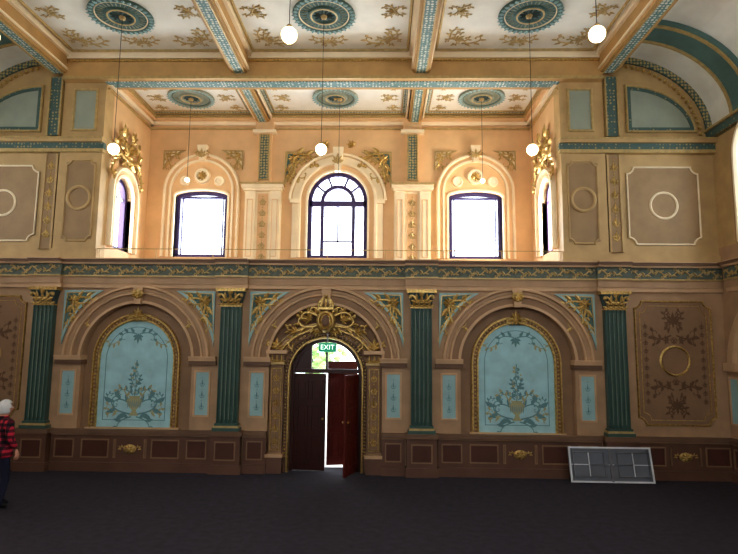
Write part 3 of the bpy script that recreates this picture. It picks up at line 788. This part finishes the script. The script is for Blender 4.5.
M.bead(D, 0, 2.9, .22, .15, GOLD, rv=.19, rd=.09, seg=20, rings=10)
M.lathe(D, 0, 2.9, [(.11,.29),(.13,.32),(.16,.31),(.19,.24)], GOLD, 24, 1.2)
G.bead(D, 0, 2.9, .28, .085, LEDGE, rv=.12, rd=.05, seg=16, rings=8)
cf = Fr((0,.15-.24,0),(1,0,0),(0,0,1),(0,-1,0))
M.fbox(cf, -.15, .15, 3.12, 3.17, -.04, .08, GOLD)
for k in range(5): G.bead(cf, -.14+.07*k, 3.21+.03*(k % 2 == 0), .05, .03, GOLD)
for r in (.14, .09): M.ribbon(cf, arc(0, 3.18, r, .17), rect(-.016, .016, 0, .07), GOLD)
M.ribbon(cf, [(0,3.18),(0,3.35)], rect(-.016,.016,0,.07), GOLD)
G.bead(cf, 0, 3.39, .04, .035, GOLD)
for s in (-1, 1):
    a0 = 0 if s > 0 else pi
    spiral(G, D, s*.12, 2.98, a0+s*.5, .55, -s*4.2, .027, GOLD, .2)
    spiral(G, D, s*.15, 2.82, a0-s*.25, .6, s*4.2, .027, GOLD, .2)
    spiral(G, D, s*.1, 3.05, a0+s*.9, .34, -s*4.2, .022, GOLD, .2)
    spiral(G, D, s*.42, 2.78, a0-s*.55, .5, s*4.0, .024, GOLD, .18)
    spiral(G, D, s*.62, 2.6, a0-s*.8, .36, -s*4.0, .022, GOLD, .18)
    palm(G, D, s*.3, 2.92, a0+s*.5, .2, GOLD, .2); palm(G, D, s*.58, 2.68, a0+s*.3, .18, GOLD, .2)
    palm(G, D, s*.16, 2.72, -pi/2+s*.3, .16, GOLD, .2)
M.obj('case', e); G.obj('gilding', e)

# exit sign
e = grp('exit_sign', (.04, -.03, 2.39)); M = MB()
M.box(-.17, .17, -.03, .03, -.09, .09, WHITE); M.box(-.165, .165, -.034, -.03, -.085, .085, GREENSIGN); M.box(-.01, .01, -.01, .01, .09, .3, METAL)
M.obj('housing', e)
t = bpy.data.curves.new('text', 'FONT'); t.body = 'EXIT'; t.size = .135; t.align_x = 'CENTER'; t.align_y = 'CENTER'; t.extrude = .002
t.materials.append(WHITESIGN)
to = bpy.data.objects.new('text', t); bpy.context.scene.collection.objects.link(to); to.parent = e; to.location = (0, -.037, 0); to.rotation_euler = (pi/2, 0, 0)

# ------------------------------------------------------------------ folding table
e = grp('folding_table', (5.29, -.42, 0)); e.rotation_euler = (radians(-14), 0, 0)
M = MB(); f = Fr((0,0,0),(1,0,0),(0,0,1),(0,-1,0))
W, H = .75, .64
M.fbox(f, -W, W, .015, H, -.02, .012, TGREY)
M.ribbon(f, rectpath(-W, W, .015, H), rect(-.03, 0, -.025, .03), WHITE, True)
for s in (-1, 1):
    x0 = s*.68; x1 = s*.12
    M.tube(f, [(x0,.12),(x1,.12),(x1,.54),(x0,.54)], [.011]*4, METAL, .04, 1)
    M.tube(f, [(x0,.06),(x0,.60)], [.012]*2, METAL, .035, 1)
    M.tube(f, [(s*.4,.12),(s*.4,.54)], [.010]*2, WHITE, .04, 1)
    M.tube(f, [(s*.4,.33),(s*.05,.33)], [.009]*2, METAL, .045, 1)
M.fbox(f, -.02, .02, .03, .62, .01, .03, METAL)
M.fbox(f, -W+.04, W-.04, .32, .335, .01, .025, WHITE)
M.obj('top_and_legs', e)

# ------------------------------------------------------------------ trees outside the door
def tree(x, y, s):
    e = grp('garden_tree', (x, y, -.1)); M = MB()
    fr = Fr((0,0,0),(1,0,0),(0,0,1),(0,-1,0))
    M.tube(fr, [(0,0),(.1,1.2*s),(0,2.2*s)], [.18*s,.13*s,.08*s], BARK, 0, 1, 10); M.obj('trunk', e, True)
    M = MB()
    for k in range(150):
        a, b, r = random.uniform(0,2*pi), random.uniform(-1,1), random.uniform(.5,1.1)*s
        c = sqrt(1-b*b)
        M.bead(fr, r*c*cos(a)*1.2, 2.4*s+r*b*1.0, r*c*sin(a), .15*s, LEAF, rv=.1*s, seg=6, rings=4)
    M.obj('crown', e)
tree(-1.5, 9.5, 1.0); tree(-4.4, 11, 1.4); tree(3.4, 11, 1.5)

# ------------------------------------------------------------------ woman
def skinmesh(name, V, E, parent, mats, assign=None, sub=2, root=0):
    me = bpy.data.meshes.new(name+'_s'); me.from_pydata([v[0] for v in V], E, [])
    o = bpy.data.objects.new(name+'_s', me); bpy.context.scene.collection.objects.link(o)
    o.modifiers.new('k', 'SKIN')
    sd = o.modifiers.new('s', 'SUBSURF'); sd.levels = sub; sd.render_levels = sub
    for i, v in enumerate(V):
        r = v[1] if isinstance(v[1], tuple) else (v[1], v[1])
        me.skin_vertices[0].data[i].radius = r; me.skin_vertices[0].data[i].use_root = (i == root)
    bpy.context.view_layer.update()
    dg = bpy.context.evaluated_depsgraph_get()
    nm = bpy.data.meshes.new_from_object(o.evaluated_get(dg)); nm.name = name
    bpy.data.objects.remove(o); nm.materials.clear()
    for m in mats: nm.materials.append(m)
    for p in nm.polygons:
        p.use_smooth = True
        p.material_index = assign(p.center) if assign else 0
    n = bpy.data.objects.new(name, nm); bpy.context.scene.collection.objects.link(n); n.parent = parent
    return n
wo = grp('woman', (-4.53, -2.60, 0)); wo.rotation_euler = (0, 0, radians(-22)); wo.scale = (.97,.97,.97)
V = [((0,0,.88),(.155,.12)), ((0,0,1.0),(.15,.115)), ((0,.0,1.14),(.165,.12)), ((0,-.01,1.27),(.155,.10)), ((0,0,1.345),(.06,.055)), ((0,.015,1.41),(.045,.045)),
     ((.17,-.01,1.285),.072), ((.235,-.03,1.06),.062), ((.22,.08,.90),.045), 
     ((-.17,-.01,1.285),.072), ((-.24,-.02,1.06),.062), ((-.225,.05,.86),.045),
     ((.085,0,.80),.092), ((.09,.05,.46),.065), ((.09,-.02,.10),.045), ((.095,.10,.045),(.04,.035)), ((.095,.03,.05),.04),
     ((-.085,0,.80),.092), ((-.09,.10,.47),.065), ((-.09,.13,.10),.045), ((-.095,.26,.045),(.04,.035)), ((-.095,.19,.05),.04)]
E = [(0,1),(1,2),(2,3),(3,4),(4,5),(3,6),(6,7),(7,8),(3,9),(9,10),(10,11),(0,12),(12,13),(13,14),(14,16),(16,15),(0,17),(17,18),(18,19),(19,21),(21,20)]
def asg(c):
    if c.z > 1.365 and abs(c.x) < .08: return 1
    if c.z > .84: return 0
    if abs(c.x) > .175: return 0
    if c.z < .085: return 3
    return 2
skinmesh('body', V, E, wo, [PLAID, SKIN, JEANS, SHOE], asg, 3)
M = MB(); fz = Fr((0,0,0),(1,0,0),(0,1,0),(0,0,1))
M.lathe(fz, 0, 0, [(.175,.78),(.188,.78),(.19,.82),(.178,.92),(.155,.95)], PLAID, 32, .8)
M.lathe(fz, 0, 0, [(.09,1.33),(.075,1.39),(.066,1.39),(.062,1.34)], PLAID, 24, .95)
M.obj('jacket_hem_and_collar', wo, True)
def hand(side, wrist):
    wx, wy, wz = wrist
    V = [((wx,wy,wz+.02),.022), ((wx,wy+.01,wz-.04),(.02,.03)), ((wx,wy+.015,wz-.075),(.016,.034))]
    E = [(0,1),(1,2)]
    for k, L in enumerate((.06,.07,.066,.052)):
        y = wy+.042-.02*k; b = len(V)
        V += [((wx,y,wz-.085),.0085), ((wx-side*.004,y,wz-.085-L*.5),.008), ((wx-side*.018,y,wz-.085-L*.95),.0065)]
        E += [(2,b),(b,b+1),(b+1,b+2)]
    b = len(V)
    V += [((wx-side*.01,wy+.045,wz-.05),.0095), ((wx-side*.018,wy+.06,wz-.08),.0085)]; E += [(1,b),(b,b+1)]
    skinmesh('hand', V, E, wo, [SKIN], None, 1)
hand(1, (.22,.095,.87)); hand(-1, (-.225,.06,.83))
bm = bmesh.new(); bmesh.ops.create_uvsphere(bm, u_segments=40, v_segments=28, radius=1)
for v in bm.verts:
    x, y, z = v.co
    s = 1-.28*max(0, -z)**1.5
    X = x*.073*s; Z = z*.112; Y = y*.093*(1-.1*max(0,-z)) + (.01*max(0,-z) if y > 0 else -.004)
    if y > 0:
        Y += .026*math.exp(-((X/.011)**2+((Z+.018)/.02)**2))
        Y += .010*math.exp(-((X/.009)**2+((Z-.008)/.022)**2))
        for sx in (-1, 1): Y -= .011*math.exp(-(((X-sx*.03)/.015)**2+((Z-.006)/.012)**2))
        Y += .006*math.exp(-((X/.03)**2+((Z+.055)/.01)**2)) + .007*math.exp(-((X/.025)**2+((Z+.095)/.018)**2))
    v.co = (X, Y, Z)
me = bpy.data.meshes.new('head'); bm.to_mesh(me); bm.free(); me.materials.append(SKIN)
for p in me.polygons: p.use_smooth = True
hd = bpy.data.objects.new('head', me); bpy.context.scene.collection.objects.link(hd); hd.parent = wo; hd.location = (0, .03, 1.495); hd.rotation_euler = (radians(4), 0, radians(-8))
M = MB(); f = Fr((0,0,0),(1,0,0),(0,0,1),(0,1,0))
for sx in (-1, 1):
    M.bead(f, sx*.029, .006, .076, .011, EYE, seg=12, rings=8); M.bead(f, sx*.029, .006, .084, .005, IRIS, seg=8)
    M.bead(f, sx*.074, -.008, -.005, .008, SKIN, rv=.03, rd=.018, seg=12, rings=8)
M.bead(f, 0, -.052, .088, .022, LIP, rv=.006, rd=.006, seg=12, rings=6)
h2 = M.obj('face_features', wo, True); h2.location = hd.location; h2.rotation_euler = hd.rotation_euler
bm = bmesh.new(); bmesh.ops.create_uvsphere(bm, u_segments=48, v_segments=32, radius=1)
kill = [v for v in bm.verts if (v.co.y > .42 and v.co.z < .5) or v.co.z < -.66 or (v.co.y > .25 and v.co.z < .0)]
bmesh.ops.delete(bm, geom=kill, context='VERTS')
for v in bm.verts:
    x, y, z = v.co; r = 1+.05*sin(14*x+5*z)*cos(11*y+9*z)+.03*sin(30*z+x*20)
    v.co = (x*.094*r, y*.112*r-.006, z*.125*r+.008)
me = bpy.data.meshes.new('hair'); bm.to_mesh(me); bm.free(); me.materials.append(HAIR)
for p in me.polygons: p.use_smooth = True
ho = bpy.data.objects.new('hair', me); bpy.context.scene.collection.objects.link(ho); ho.parent = wo; ho.location = hd.location; ho.rotation_euler = hd.rotation_euler
so = ho.modifiers.new('t', 'SOLIDIFY'); so.thickness = .008; so.offset = -1

# ------------------------------------------------------------------ lights
def area(name, loc, dr, sx, sy, p, col=(1,1,1)):
    l = bpy.data.lights.new(name, 'AREA'); l.shape = 'RECTANGLE'; l.size = sx; l.size_y = sy; l.energy = p; l.color = col
    o = bpy.data.objects.new(name, l); bpy.context.scene.collection.objects.link(o); o.location = loc
    o.rotation_euler = Vector(dr).to_track_quat('-Z', 'Y').to_euler(); return o
DAY = (.80, .91, 1)
for x in (-3.32, 0, 3.32): area('window_daylight', (x, 2.62, 5.5), (0,-1,0), 1.7, 2.4, 240, DAY)
area('window_daylight', (5.05, .95, 5.3), (-1,0,0), 1.0, 1.8, 320, (1,.92,.78))
area('window_daylight', (-5.05, .95, 5.3), (1,0,0), 1.0, 1.8, 90, (1,.95,.9))
for s in (-1, 1):
    for y in (-1.5, -4.5): area('window_daylight', (s*8.1, y, 5.6), (-s,0,0), 1.5, 2.4, (10 if s < 0 else 18), DAY)
for x in (-5.6, -1.87, 1.87, 5.6): area('window_daylight', (x, -14.4, 5.5), (0,1,0), 2.2, 3, (44 if abs(x) < 2 else 26), (1,.98,.93))  # lamps added behind the unseen south wall as front fill for the hall
w = bpy.data.worlds.new('sky'); bpy.context.scene.world = w; w.use_nodes = True
w.node_tree.nodes['Background'].inputs['Color'].default_value = (.84, .92, 1, 1); w.node_tree.nodes['Background'].inputs['Strength'].default_value = 5

# ------------------------------------------------------------------ camera
cam = bpy.data.cameras.new('camera'); co = bpy.data.objects.new('camera', cam); bpy.context.scene.collection.objects.link(co)
cam.sensor_width = 36; cam.lens = 27.3
co.matrix_world = Matrix.Translation((1.10, -11, 2.45)) @ (Matrix.Rotation(radians(1.4), 4, 'Z') @ Matrix.Rotation(pi/2+radians(6.9), 4, 'X') @ Matrix.Rotation(radians(.6), 4, 'Z'))
bpy.context.scene.camera = co
try: bpy.context.scene.view_settings.view_transform = 'Standard'
except Exception: pass
try: bpy.context.scene.view_settings.look = 'Medium High Contrast'
except Exception: pass
